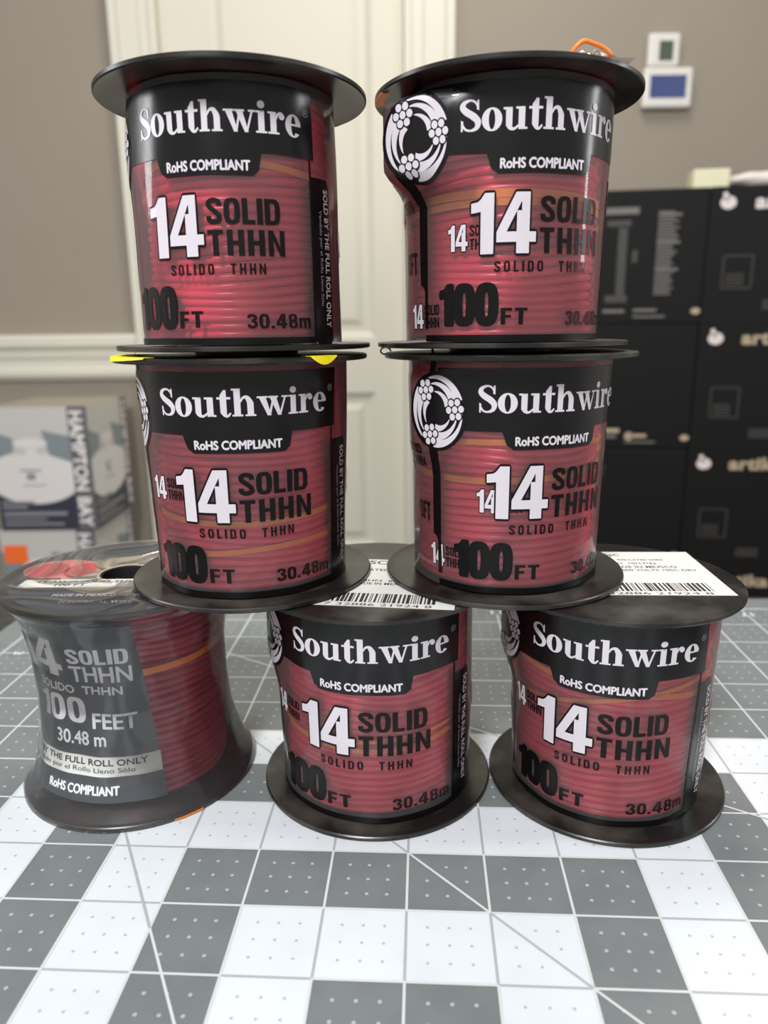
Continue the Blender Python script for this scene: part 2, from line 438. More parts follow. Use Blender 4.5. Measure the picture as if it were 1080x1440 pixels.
# casing with a stepped profile on both sides and above
mb = MB()
def casing(x0, x1, z0, z1, flip):
    w_ = x1-x0
    st = [(0, .18, .95), (.18, .62, .7), (.62, .86, .55), (.86, 1, .75)]
    for a, b, d in st:
        if flip: a, b = 1-b, 1-a
        mb.box(x0+a*w_, x1-(1-b)*w_, WALL_Y-d, WALL_Y+1.9, z0, z1, M['trim'])
casing(-22.45, -18.6, -29, 53.5, False); casing(2.15, 6.4, -29, 53.5, True)
mb.box(-18.6, 2.15, WALL_Y-.8, WALL_Y+1.9, 50.1, 53.5, M['trim'])
struct(mb.build('trim_1', loc=P(0, 0, 0), bevel=.08))
# chair rail
mb = MB()
prof = [(0, 6.6), (1.0, 6.6), (1.15, 6.3), (1.15, 5.6), (.75, 5.2), (.75, 4.6), (.55, 4.4), (.55, 3.7), (.75, 3.45), (.75, 2.95), (.4, 2.5), (0, 2.45)]
n = len(prof); vs = [(-90, WALL_Y-d, z) for d, z in prof]+[(-22.46, WALL_Y-d, z) for d, z in prof]
mb.add(vs, [(i, (i+1) % n, n+(i+1) % n, n+i) for i in range(n)]+[tuple(range(n))[::-1], tuple(range(n, 2*n))], M['trim'])
struct(mb.build('trim_2', loc=P(0, 0, 0)))

# ------------------------------------------------------------------ table and cutting mat
MROT = -0.05434
t = empty('work_table', P(0.27, 8.426, -29), MROT)
tag(t, 'dark speckled work table under the grey and white cutting mat', 'table')
mb = MB(); mb.box(-26, 20, -17.5, 10.2, 27.4, 28.9, M['table']); mb.build('table_top', t, bevel=.1)
for x in (-24.5, 18.5):
    for y in (-16, 8.7):
        mb = MB(); mb.box(x-.9, x+.9, y-.9, y+.9, 0, 27.4, M['steel']); mb.build('leg', t)

mm = MB()
gm, wm = M['mat_grey'], M['mat_white']
mm.box(-9.7, 9.7, -15.7, 9.7, -.095, -.004, gm)
def is_white(cx, cy):
    d = int(max(abs(cx), abs(cy+3)))
    return d < 6 and d % 2 == 1
def quad(x0, x1, y0, y1, z, m): mm.add([(x0, y0, z), (x1, y0, z), (x1, y1, z), (x0, y1, z)], [(0, 1, 2, 3)], m)
for i in range(-10, 10):
    for j in range(-16, 10):
        x0, x1, y0, y1 = max(i, -9.7), min(i+1, 9.7), max(j, -15.7), min(j+1, 9.7)
        inside = -9 <= i < 9 and -15 <= j < 9
        wh = inside and is_white(i+.5, j+.5)
        quad(x0, x1, y0, y1, 0, wm if wh else gm)
        if inside:
            for a in (.25, .5, .75):
                for b in (.25, .5, .75):
                    r = .02 if wh else .024
                    p = [(i+a+r*cos(k*PI/4), j+b+r*sin(k*PI/4), .0015) for k in range(8)]
                    mm.add(p, [tuple(range(8))], M['mat_dot_dark'] if wh else M['mat_dot'])
hw = .016
for i in range(-9, 10):
    for j in range(-15, 9):
        a = abs(i-.5) < 9 and is_white(i-.5, j+.5); b = i < 9 and is_white(i+.5, j+.5)
        dk = a and b
        quad(i-hw, i+hw, j, j+1, .0022 if dk else .003, M['mat_line_dark'] if dk else M['mat_line'])
for j in range(-15, 10):
    for i in range(-9, 9):
        a = j > -15 and is_white(i+.5, j-.5); b = j < 9 and is_white(i+.5, j+.5)
        dk = a and b
        quad(i, i+1, j-hw, j+hw, .0026 if dk else .0034, M['mat_line_dark'] if dk else M['mat_line'])
def seg(xa, ya, xb, yb, z, wd=.016):
    """angle guide line, cut wherever the pattern below changes"""
    L = math.hypot(xb-xa, yb-ya); nx, ny = -(yb-ya)/L*wd, (xb-xa)/L*wd
    ts = {0., 1.}
    for k in range(-16, 11):
        if abs(xb-xa) > 1e-6: ts.add((k-xa)/(xb-xa))
        if abs(yb-ya) > 1e-6: ts.add((k-ya)/(yb-ya))
    ts = sorted(q for q in ts if 0 <= q <= 1)
    for q, q2 in zip(ts, ts[1:]):
        if q2-q < 1e-5: continue
        mx, my = xa+(xb-xa)*(q+q2)/2, ya+(yb-ya)*(q+q2)/2
        dk = is_white(mx, my)
        A = (xa+(xb-xa)*q, ya+(yb-ya)*q); B = (xa+(xb-xa)*q2, ya+(yb-ya)*q2)
        mm.add([(A[0]-nx, A[1]-ny, z), (B[0]-nx, B[1]-ny, z), (B[0]+nx, B[1]+ny, z), (A[0]+nx, A[1]+ny, z)], [(0, 1, 2, 3)], M['mat_line_dark'] if dk else M['mat_line'])
seg(-9, 9, 9, -9, .0042); seg(-9, 9, 9, 9-18*.5774, .0046); seg(-9, 9, -9+24*.5774, -15, .005)
for k in range(0, 24*8+1):
    l = .13 if k % 8 == 0 else (.1 if k % 4 == 0 else .07)
    y = 9-k/8
    for x in (-9, 9): quad(x-l, x+l, y-.009, y+.009, .004, M['mat_line'])
for k in range(0, 18*8+1):
    l = .13 if k % 8 == 0 else (.1 if k % 4 == 0 else .07)
    x = -9+k/8
    for y in (-15, 9): quad(x-.009, x+.009, y-l, y+l, .004, M['mat_line'])
def mtext(txt, cx, cy, wx, wy, rot):
    vs, fs = fit(text2d(txt, .04), cx-wx/2, cx+wx/2, cy-wy/2, cy+wy/2, rot)
    mm.add([(x, y, .0055) for x, y in vs], fs, M['mat_line'])
for k in range(1, 24):
    cy = 9-k
    quad(-8.78, -8.48, cy-.12, cy+.12, .0048, gm); mtext(str(k), -8.63, cy, .24, .15*len(str(k)), -90)
for k in range(1, 18):
    cx = -9+k
    quad(cx-.12, cx+.12, 8.5, 8.78, .0048, gm); mtext(str(k), cx, 8.63, .15*len(str(k)), .24, 180)
cm = mm.build('cutting_mat', loc=P(0.27, 8.426, 0), rotz=MROT)
tag(cm, 'grey and white gridded cutting mat lying on the table under the spools', 'cutting mat')

# ------------------------------------------------------------------ wire spools
H = 3.225
FL = 1.755
def flange_mesh():
    mb = MB()
    prof = [(.36, 0), (.36, .075), (.55, .08), (.62, .055), (1.3, .05), (1.62, .05), (1.69, .062), (FL-.015, .07), (FL, .055), (FL, .012), (FL-.02, 0)]
    mb.lathe(prof, M['black'], 128)
    return mb
def coil(rw, tilt, tdir, seed, m):
    """one continuous helix of insulated wire over a solid winding"""
    mb = MB(); r = .0555; q = random.Random(seed)
    turns = 27.4; z0, z1 = .15, H-.15; n = int(turns*72)
    ph = [q.uniform(0, 6.28) for _ in range(4)]
    pts = []
    for i in range(n+1):
        a = 2*PI*turns*i/n; u = i/n; z = z0+(z1-z0)*u
        win = min(1, 4*u, 4*(1-u))
        z += win*(tilt*cos(a-R(tdir))+.03*sin(2*a+ph[0]+z*1.3)+.018*sin(3*a+ph[1]+z*4))
        rr = rw-r+.012*sin(z*23+ph[2])+.012*sin(2*a+z*3+ph[3])
        pts.append((rr*cos(a+PI), rr*sin(a+PI), z))
    mb.tube(pts, r, m, 8)
    mb.lathe([(.5, .12), (rw-.085, .12), (rw-.085, H-.12), (.5, H-.12)], m, 64)
    return mb
def band(rw, z, tilt, tdir, wd, a0, a1, mat_, bow=0):
    mb = MB(); n = 72; vs = []; fs = []
    for i in range(n+1):
        a = a0+(a1-a0)*i/n
        zc = z+tilt*cos(R(a-tdir))
        for dr, dz in ((0, -wd/2), (.022, -wd/2), (.022, wd/2), (0, wd/2)):
            rr = rw+.012+dr; vs.append((rr*cos(R(a)), rr*sin(R(a)), zc+dz))
    for i in range(n):
        for k in range(4): fs.append((i*4+k, (i+1)*4+k, (i+1)*4+(k+1) % 4, i*4+(k+1) % 4))
    fs += [(0, 1, 2, 3), (n*4+3, n*4+2, n*4+1, n*4)]
    mb.add(vs, fs, mat_, False)
    return mb

def film_mesh(RF, z0, z1, nz=44, na=180, m=None, extra=None):
    mb = MB(); vs = []; fs = []
    for j in range(nz+1):
        z = z0+(z1-z0)*j/nz
        for i in range(na):
            a = 360*i/na; a = a-360 if a > 180 else a
            r = RF(a, z); vs.append((r*cos(R(a)), r*sin(R(a)), z))
    for j in range(nz):
        for i in range(na):
            i2 = (i+1) % na
            fs.append((j*na+i, j*na+i2, (j+1)*na+i2, (j+1)*na+i))
    mb.add(vs, fs, m, True)
    return mb

def make_RF(c):
    ph = c['ph']
    def RF(a, z):
        r = c['rb']+(c['rt']-c['rb'])*z/H
        r += .010*sin(R(3*a)+ph)+.006*sin(R(7*a)+2*ph+2.2*z)+.005*sin(R(11*a)-1.5*z+ph)
        for (ba, bz, sa, sz, amp) in c['bumps']:
            d = ((a-ba)/sa)**2+((z-bz)/sz)**2
            if d < 9: r += amp*math.exp(-d)
        if 'flap' in c:                                                  # film standing off where the emblem tab was pulled free
            a0, a1, a2, z0, z1, z2, z3, amp = c['flap']
            u = (a0-a)/(a0-a1) if a >= a1 else (a-a2)/(a1-a2)
            v = min((z-z0)/(z1-z0), (z3-z)/(z3-z2), 1)
            if u > 0 and v > 0: r += amp*u**1.25*(v*v*(3-2*v))
        return r
    return RF

def standard_print(c):
    p = Print(); B, W_, I = M['pblack'], M['pwhite'], M['ink']
    e0, e1, e2, e3, e4 = .003, .009, .014, .017, .020
    (lx, la), lz, lr = c.get('logo', (-79, 20.5)), 2.5, .52          # logo disc: centre, half width in degrees, half height
    p.poly([[(lx, 2.27), (-34, 2.27), (-31.5, 2.10), (-28, 2.04), (19, 2.04), (22, 2.10), (23.5, 2.29), (55, 2.29), (55, 3.06), (lx, 3.06)]], B, e1)
    p.poly([disc(lx, lz, la, lr, 40)], B, e1+.0015)
    blades, rims, dots = LOGO
    mp = lambda sh: ([(lx+x*la*.86, lz+y*lr*.88) for x, y in sh[0]], sh[1])
    p.add(mp(blades), W_, e2); p.add(mp(rims), B, e3); p.add(mp(dots), W_, e4)
    p.add(fit(SW, -46.5, 46.5, 2.50, 2.86), W_, e2)
    p.text('®', 48, 52, 2.76, 2.85, M['pgrey'], e2, .0)
    p.fat('RoHS COMPLIANT', -27, 17.5, 2.095, 2.205, W_, e2)
    # the window frame
    p.poly(brush([(-76, 2.1), (-72, 1.9), (-71, 1.4), (-71, .7), (-71, .25)], [2.6, 2.4, 2.4, 2.6, 3.2], 4), I, e1)
    p.poly([rc(-72, 52.5, .08, .165), rc(51, 52.4, .165, 2.29)], I, e1)
    p.poly([[(52.4, .1), (54.4, .06), (66.5, .06), (68.5, .12), (68.5, 2.02), (66.5, 2.1), (52.4, 2.1)]], B, e1+.001)
    p.text('SOLD BY THE FULL ROLL ONLY', 61.8, 66.6, .28, 1.98, W_, e2, .02, -90)
    p.text('Vendido por el Rollo Lleno Sólo', 56.6, 59.6, .55, 1.72, M['pgrey'], e2, .0, -90)
    # lettering on the clear window
    p.block('14', -41.5, -8, 1.13, 1.83, W_, e2, .05, outline=I)
    p.block('SOLID', -6, 32, 1.49, 1.79, I, e1+.002)
    p.block('THHN', -6, 34, 1.13, 1.43, I, e1+.002, .12)
    p.block('SOLIDO  THHN', -29, 23, .915, 1.045, I, e1+.002, .30)
    p.block('100', -60, -27, .29, .78, I, e1+.002, .05, outline=I, ow=(.8, .02))
    p.block('FT', -25, -11, .29, .49, I, e1+.002, .12)
    p.block('30.48m', 12, 48, .275, .45, I, e1+.002, .10)
    # the panel round the left side
    p.block('SOLID', -97, -82, 1.90, 2.04, I, e1); p.block('THHN', -97, -81, 1.72, 1.86, I, e1)
    p.block('0FT', -92, -79, .95, 1.22, I, e1)
    p.block('14', -110, -100, 1.58, 1.90, W_, e2)
    # the panel round the right side
    p.block('14', 82, 92, 1.13, 1.55, M['pgrey'], e2)
    for (x, z) in c.get('echo', []):
        p.block('14', x, x+11.5, z, z+.31, W_, e0+.003, .05, outline=I, ow=(.5, .014))
        p.block('SOLID', x+12.5, x+25, z+.17, z+.30, I, e0+.001); p.block('THHN', x+12.5, x+25, z+.01, z+.14, I, e0+.001)
    return p

def barcode(name, parent, x0, x1, y0, y1, rot, cx, cy, z, lines):
    """white paper sticker: lettering above, bars below"""
    mb = MB(); c_, s_ = cos(R(rot)), sin(R(rot))
    def put(vs, fs, m, zz): mb.add([(cx+x*c_-y*s_, cy+x*s_+y*c_, z+zz) for x, y in vs], fs, m)
    put(rc(x0, x1, y0, y1), [(0, 1, 2, 3)], M['paper'], .004)
    put(rc(x0, x1, y0, y1), [(3, 2, 1, 0)], M['paper'], 0)
    for (txt, a, b, ya, yb) in lines:
        vs, fs = fit(text2d(txt, .015), x0+a, x0+b, y0+ya, y0+yb); put(vs, fs, M['paper_ink'], .005)
    q = random.Random(3); x = x0+.18
    while x < x1-.25:
        wd = q.choice((.012, .012, .02, .03, .045)); put(rc(x, x+wd, y0+.16, y0+.5), [(0, 1, 2, 3)], M['paper_ink'], .005); x += wd+q.choice((.012, .02, .03))
    vs, fs = fit(text2d('7 32886 21924 8', .0), x0+.25, x1-.3, y0+.03, y0+.12); put(vs, fs, M['paper_ink'], .005)
    return mb.build(name, parent)

CAM_XY = (0.0, 0.0)
def make_spool(x, y, z, c):
    az = math.atan2(CAM_XY[1]-y, CAM_XY[0]-x)
    root = empty('wire_spool', P(x, y, z), az+R(c['off']))
    tag(root, c['label'], 'wire spool', 'spools of red wire stacked on the cutting mat')
    f0 = flange_mesh().build('flange', root, sharp=40)
    f1 = f0.copy(); COL.objects.link(f1); f1.parent = root; f1.location = (0, 0, H*IN); f1.rotation_euler = (PI, 0, 0)
    mb = MB(); lo = c.get('boss', 0)
    mb.lathe([(.34, .01), (.5, .01), (.5, H-.01), (.34, H-.01)], M['black2'], 48)
    if lo: mb.lathe([(.34, -lo), (.72, -lo), (.72, .01), (.34, .01)], M['black2'], 48)
    mb.build('barrel', root, sharp=40)
    coil(c['rw'], c.get('tilt', .02), c.get('tdir', 0), c['seed'], M[c.get('wm', 'wire')]).build('wire', root)
    for (bz, bt, bd, bw, a0, a1) in c['bands']:
        band(c['rw'], bz, bt, bd, bw, a0, a1, M['orange']).build('tie_band', root)
    return root

SP = [
 dict(k='L1M', x=-.15, y=10.40, z=0.0, off=-4, rw=1.37, rt=1.47, rb=1.45, ph=.4, seed=1, echo=[(-70, 1.38)],
      bumps=[], logo=(-76, 19), flap=(-52, -84, -120, 1.5, 2.2, 2.9, 3.15, .14), bands=[(1.38, .22, 175, .07, -180, 180), (1.30, .10, 90, .05, -60, 80)],
      label='wire spool at the middle of the bottom row'),
 dict(k='L1R', x=3.372, y=10.21, z=0.0, off=2, rw=1.36, rt=1.48, rb=1.40, ph=1.7, seed=2, echo=[(-64, 1.44)],
      bumps=[], logo=(-75, 19), flap=(-50, -84, -120, 1.5, 2.2, 2.9, 3.15, .16), bands=[(2.0, .16, -55, .08, -180, 180), (1.85, .30, 70, .06, -180, 180)],
      label='wire spool rightmost of the bottom row, large white barcode sticker on top'),
 dict(k='L2L', x=-1.972, y=10.651, z=3.235, off=0, rw=1.29, rt=1.46, rb=1.37, ph=2.9, seed=3, echo=[(-62, 1.38)],
      bumps=[], bands=[(1.22, .14, 170, .075, -180, 180), (.66, .12, 60, .07, -30, 60)],
      label='middle row wire spool on the left, yellow sticker on its top rim'),
 dict(k='L2R', x=1.788, y=10.646, z=3.235, off=32, rw=1.27, rt=1.42, rb=1.33, ph=4.0, seed=4, echo=[(-79, .36), (-47, 1.2)],
      bumps=[], logo=(-70, 18), flap=(-45, -88, -115, 1.6, 2.1, 2.9, 3.15, .13), bands=[(2.0, .12, -30, .075, -180, 180), (1.70, .10, 120, .085, -180, 180)],
      label='middle row wire spool on the right, round white strand emblem facing front'),
 dict(k='L3L', x=-1.927, y=10.748, z=6.535, off=-11, rw=1.21, rt=1.325, rb=1.36, ph=5.1, seed=5, boss=.07,
      bumps=[(-62, 1.2, 14, 1.4, .03), (-84, 2.45, 18, .5, .07)], bands=[(2.08, .16, -20, .08, -180, 180)],
      label='top row wire spool on the left, creased film and emblem turned to its far side'),
 dict(k='L3R', x=1.694, y=10.852, z=6.535, off=25, rw=1.25, rt=1.39, rb=1.33, ph=.9, seed=6, boss=.07, echo=[(-55, 1.18), (-86, .25)],
      bumps=[(10, .9, 30, .3, .03)], logo=(-65, 15), flap=(-36, -80, -106, 1.75, 2.2, 2.9, 3.15, .46), bands=[(1.78, .06, -40, .10, -180, 180), (1.66, .08, -30, .085, -180, 180)],
      label='top row wire spool on the right, crumpled orange tie end on its lid'),
]
ROOT = {}
for c in SP:
    root = make_spool(c['x'], c['y'], c['z'], c); ROOT[c['k']] = root
    RF = make_RF(c)
    film = film_mesh(RF, .075, H-.085, m=M['film']).build('wrap_film', root)
    standard_print(c).build('printed_label', film, RF)

# ---- stickers and scraps that belong to single spools
def local(root, gx, gy):
    """offset on the floor plan, in the camera-facing frame, turned into the spool's own frame"""
    a = -root.rotation_euler.z
    return gx*cos(a)-gy*sin(a), gx*sin(a)+gy*cos(a)
rr = ROOT['L1R']; deg = math.degrees(-rr.rotation_euler.z)
lx, ly = local(rr, .38, .22)
barcode('barcode_sticker', rr, -1.08, 1.08, -1.0, 1.0, deg-2.5, lx, ly, H+.001,
        [('22955-1400SpC', .1, 1.05, 1.74, 1.9), ('UL', .62, .82, 1.50, 1.64), ('INSULATED WIRE', .95, 1.65, 1.54, 1.62), ('PRINTED  10/17/22', .5, 1.5, 1.36, 1.45),
         ('MADE IN MEXICO', .75, 1.75, 1.18, 1.28), ('MAX 600 VOLTS 105C DRY', .6, 2.0, 1.03, 1.12)])
rr = ROOT['L1M']; deg = math.degrees(-rr.rotation_euler.z)
lx, ly = local(rr, .20, -.28)
barcode('barcode_sticker', rr, -1.0, 1.0, -1.02, 1.02, deg-8, lx, ly, H+.001,
        [('14 SOL Rd', .3, 1.4, 1.80, 1.98), ('INSULATED WIRE', .3, 1.3, 1.48, 1.58), ('THHN  600V', .5, 1.3, 1.0, 1.08), ('MADE IN MEXICO', .5, 1.35, .86, .96)])
# yellow sticker drooping over the rim of the left middle spool
rr = ROOT['L2L']
mb = MB(); vs = []; fs = []; n = 16
for i in range(n+1):                                                 # folded down over the left of the rim, thinning out to the front
    u = i/n; an = R(172+66*u)
    for r_, z_ in ((1.30+.3*u, H+.008), (1.762, H+.010), (1.775, H-.085*(1-u)**.8-.004)):
        X, Y = local(rr, r_*cos(an), r_*sin(an)); vs.append((X, Y, z_))
for i in range(n):
    for q in (0, 1): a = i*3+q; fs.append((a, a+1, a+4, a+3))
mb.add(vs, fs, M['yellow']); st = mb.build('yellow_sticker', rr)
sd = st.modifiers.new('solid', 'SOLIDIFY'); sd.thickness = .006*IN; sd.offset = 1
mb = MB(); vs = []; fs = []; o = 0
for i in range(9):                                                   # small flap hanging over the front rim
    u = i/8; an = R(-52+14*u); 
    for r_, z_ in ((1.55, H+.006), (1.765, H+.006), (1.772, H-.10*sin(PI*u))):
        X, Y = local(rr, r_*cos(an), r_*sin(an)); vs.append((X, Y, z_))
for i in range(8):
    for q in (0, 1): a = o+i*3+q; fs.append((a, a+1, a+4, a+3))
mb.add(vs, fs, M['yellow']); st = mb.build('yellow_flap', rr)
sd = st.modifiers.new('solid', 'SOLIDIFY'); sd.thickness = .006*IN; sd.offset = 1
# orange tape under the left rim of the right top spool, crumpled tie end above it
rr = ROOT['L3R']
def rim_tape(root, amid, da, r0, r1, z, name):
    mb = MB(); vs = []; n = 8
    for i in range(n+1):
        a = R(amid-da+2*da*i/n)-root.rotation_euler.z
        for (r, zz) in ((r0, z), (r1, z), (r1, z-.008), (r0, z-.008)): vs.append((r*cos(a), r*sin(a), zz))
    fs = [(i*4+k, i*4+(k+1) % 4, (i+1)*4+(k+1) % 4, (i+1)*4+k) for i in range(n) for k in range(4)]+[(0, 3, 2, 1), (n*4, n*4+1, n*4+2, n*4+3)]
    mb.add(vs, fs, M['orange']); return mb.build(name, root)
rim_tape(rr, 188, 10, 1.63, 1.752, H-.072, 'orange_tape')
mb = MB(); q = random.Random(12)
def L(gx, gy, z): X, Y = local(rr, gx, gy); return (X, Y, z)
K = [(.50, -1.30, .01), (.56, -1.36, .12), (.66, -1.37, .19), (.78, -1.35, .17), (.9, -1.31, .14), (1.02, -1.22, .085), (.92, -1.18, .05), (.76, -1.24, .03)]
pts = []
for i in range(len(K)-1):
    q0, q1, q2, q3 = K[max(i-1, 0)], K[i], K[i+1], K[min(i+2, len(K)-1)]
    for k in range(6):
        t_ = k/6; pts.append(L(*[0.5*(2*b_+(-a_+c_)*t_+(2*a_-5*b_+4*c_-d_)*t_*t_+(-a_+3*b_-3*c_+d_)*t_**3)+(H+.012 if n_ == 2 else 0) for n_, (a_, b_, c_, d_) in enumerate(zip(q0, q1, q2, q3))]))
mb.tube(pts, .026, M['orange'], 8)
mb.build('tie_end', rr)
mb = MB(); n = 12; vs = []; fs = []
for i in range(n+1):
    for j in range(4):
        gx = .45+.8*i/n; gy = -1.22-.09*j+.1*(gx-.45)
        zz = H+.012+max(0, .17*sin(PI*min(1, i/9))*(.5+.5*sin(i*2.1+j*1.3)))*(1-.35*abs(j-1.5))
        vs.append(L(gx, gy, zz))
for i in range(n):
    for j in range(3): fs.append((i*4+j, (i+1)*4+j, (i+1)*4+j+1, i*4+j+1))
mb.add(vs, fs, film_mat('crumpled_film', .35, .12, 60, .02), False); mb.build('film_scrap', rr)
# bare copper end peeping out between the rims of the middle row
rr = ROOT['L2R']; mb = MB()
mb.tube([tuple(local(rr, -1.74+.07*cos(t_*.6), -.30+.02*t_))+(H+.03+.05*sin(t_*.6),) for t_ in range(9)], .012, M['copper'], 6)
mb.build('wire_end', rr)

# ---- the shrink wrapped spool on the left of the bottom row
c = dict(off=0, rw=1.32, seed=9, tilt=.14, tdir=135, wm='wire_dark', bands=[(2.16, .02, 40, .095, -20, 120)],
         label='shrink-wrapped wire spool with slate grey label, leftmost of the bottom row')
root = make_spool(-3.945, 10.658, 0.0, c)
PR = [(0, 1.775), (.04, 1.782), (.08, 1.772), (.15, 1.71), (.22, 1.665), (.35, 1.605), (.6, 1.53), (1.0, 1.45), (1.6, 1.395), (2.2, 1.41), (2.7, 1.50), (3.0, 1.64), (3.14, 1.765), (3.19, 1.782), (3.24, 1.77)]
def RL(a, z):
    for (z0, r0), (z1, r1) in zip(PR, PR[1:]):
        if z <= z1:
            t_ = (z-z0)/(z1-z0); r = r0+(r1-r0)*t_; break
    else: r = PR[-1][1]
    mid = max(0, min(1, (z-.15)/.4))*max(0, min(1, (3.05-z)/.4))
    return r+mid*(.012*sin(R(5*a)+1.2*z)+.010*sin(R(9*a)-2*z)+.006*sin(R(17*a)+3*z))
mb = film_mesh(RL, .004, 3.24, 54, 200, M['shrink'])
# the gathered film across the lid
vs = []; fs = []; NR, NA = 26, 160
ox, oy = local(root, -1.972+3.945, 10.651-10.658)
for j in range(NR+1):
    r = 1.77-(1.77-.42)*j/NR
    for i in range(NA):
        a = 2*PI*i/NA; X, Y = r*cos(a), r*sin(a)
        dd = math.hypot(X-ox, Y-oy); msk = max(0, min(1, (dd-1.78)/.15))
        zz = 3.24-.006*min(1, j/2)+msk*.055*(.5+.5*sin(9*a+14*r+2*sin(5*a)))*min(1, j/4)
        vs.append((X, Y, zz if msk > 0 else 3.2335))
for j in range(NR):
    for i in range(NA):
        i2 = (i+1) % NA; fs.append((j*NA+i, j*NA+i2, (j+1)*NA+i2, (j+1)*NA+i))
mb.add(vs, fs, M['shrink'], True)
film = mb.build('wrap_film', root)
p = Print(); W_, SL = M['pwhite2'], M['slate']
RLI = lambda a, z: RL(a, z)-.022
p.poly([[(-165, .36), (10, .34), (8, 1.2), (4, 2.2), (-1, 3.0), (-165, 3.0)]], SL, 0)
p.poly([rc(-120, 9.2, .70, .98)], M['paper'], .004)
e = .006
p.block('14', -84, -42, 2.14, 2.72, W_, e, .05)
p.block('SOLID', -37, -3, 2.39, 2.63, W_, e, .07); p.fat('THHN', -37, -2, 2.11, 2.35, W_, e, .3)
p.fat('SOLIDO  THHN', -66, -8, 1.92, 2.04, W_, e)
p.block('100', -68, -31, 1.46, 1.86, W_, e, .07); p.fat('FEET', -27, -1.5, 1.40, 1.62, W_, e, .35)
p.fat('30.48 m', -52, -20, 1.14, 1.34, W_, e)
p.fat('SOLD BY THE FULL ROLL ONLY', -86, 2, .86, .945, M['paper_ink'], e+.003, .1, .003)
p.text('Vendido por el Rollo Lleno Sólo', -76, -5, .735, .825, M['paper_ink'], e+.003, .0)
p.fat('RoHS COMPLIANT', -57, -14, .45, .57, W_, e)
p.build('printed_label', root, RLI, 4, .1)
# printed disc under the film on the lid
mb = MB(); a = -root.rotation_euler.z; ca, sa = cos(a), sin(a)
def put(vs, fs, m, zz): mb.add([(x*ca-y*sa, x*sa+y*ca, H+zz) for x, y in vs], fs, m)
sh = polys(ring(0, 0, 1.62, 1.62, .37, .37, 0, 360, 64)); put(*sh, M['slate'], .001)
sh = polys(ring(0, 0, .92, .92, .37, .37, 0, 360, 64)); put(*sh, M['beige'], .0018)
sh = polys([disc(-1.08, .24, .55, .46)]); put(*sh, M['pink'], .0024)
sh = polys([disc(-1.26, .18, .32, .34)]); put(*sh, M['red'], .0028)
sh = polys([disc(-.74, .18, .24, .34)]); put(*sh, M['red'], .0028)
sh = polys([rc(-1.38, .9, -.62, -.28)]); put(*sh, M['paper'], .0024)
for (tx, x0, x1, y0, y1, m) in (('14 AWG SOLID THHN', -1.15, .4, -.42, -.33, 'paper_ink'), ('100 FT', -.85, -.4, -.57, -.47, 'paper_ink'),
                                ('MADE IN MEXICO 600 VOLTS', -.7, .75, -1.0, -.9, 'pwhite'), ('ELECTRICAL WIRE', -.5, .5, -1.27, -1.17, 'pwhite')):
    put(*fit(text2d(tx, .02), x0, x1, y0, y1), M[m], .0032)
mb.build('lid_sticker', root)
rim_tape(root, -52, 7, 1.60, 1.795, .03, 'orange_tape')

# ------------------------------------------------------------------ boxes against the wall
def face_print(mb, ox, oy, oz, ux, uy, items):
    """flat print on an upright face: origin, in-plane direction, items (shape, material, lift)"""
    nx, ny = uy, -ux
    for (vs, fs), m, e in items:
        mb.add([(ox+ux*x+nx*e, oy+uy*x+ny*e, oz+z) for x, z in vs], fs, m)

LW, LD, LH = 7.9, 9.0, 10.07
def light_box(name, x, y, z, label, sticker=False):
    mb = MB(); mb.box(0, LW, 0, LD, 0, LH, M['lt_box'])
    mb.add([(0, 0, LH+.01), (LW, 0, LH+.01), (LW, LD, LH+.01), (0, LD, LH+.01)], [(0, 1, 2, 3)], M['lt_top'])
    def art(w_, sw):
        t_ = w_-sw; cx = t_*.5
        it = [(polys([rc(0, w_, 0, LH*.50)]), M['lt_navy'], .012)]
        dome = [(cx+(t_*.62)*cos(q), 4.55+2.35*sin(q)) for q in [PI+PI*i/24 for i in range(25)]]
        dome = [(min(t_, max(0, x)), z) for x, z in dome]+[(t_, LH*.62), (0, LH*.62)]
        it.append((polys([dome]), M['lt_dome'], .018))
        it.append((polys([[(0, 5.8), (cx*.55, 6.5), (cx*.55, 7.6), (0, 8.2)], [(cx*1.45, 6.2), (t_, 5.6), (t_, 7.7), (cx*1.3, 8.2)]]), M['lt_band'], .022))
        it.append((polys([disc(cx, 7.15, 1.35, .42), rc(cx-.45, cx+.45, 5.9, 6.72)]), M['lt_dome'], .026))
        it.append((polys([rc(cx-1.1, cx+.6, 4.9, 5.05), rc(cx-.6, cx+.1, 4.2, 4.75), rc(cx-1.0, cx+.9, 3.7, 3.8)]), M['lt_grey'], .026))
        it.append((polys([rc(t_, w_, 0, LH)]), M['lt_strip'], .02))
        it.append((fit(text2d('HAMPTON BAY', .03), w_-sw+.12, w_-.35, .25, LH-.35, -90), M['lt_text'], .03))
        for i, (a_, b_, zz, h_) in enumerate(((.3, 2.8, 2.25, .2), (.3, 2.2, 1.85, .22), (.3, 5.2, 1.25, .28), (.3, 3.6, .85, .16), (.3, 4.9, .42, .18))):
            it.append((polys([rc(a_/6*t_, b_/6*t_, zz, zz+h_)]), M['lt_grey'], .026))
        return it
    face_print(mb, 0, 0, 0, 1, 0, art(LW, 1.55)); face_print(mb, LW, 0, 0, 0, 1, art(LD, 1.5))
    o = mb.build(name, loc=P(x, y, z), bevel=.06); tag(o, label, 'box', 'pale light fixture boxes in a stack by the wall')
    if sticker:
        mb = MB(); mb.box(.25, 2.15, -.045, -.03, 7.2, 8.75, M['orange_st']); mb.build('price_sticker', o)
light_box('light_box', -31.35, 58.4, -8.93, 'pale boxed ceiling light against the wall, topmost of the left stack')
light_box('light_box', -31.75, 58.5, -19.0, 'pale boxed ceiling light with orange price sticker, under the topmost box', True)
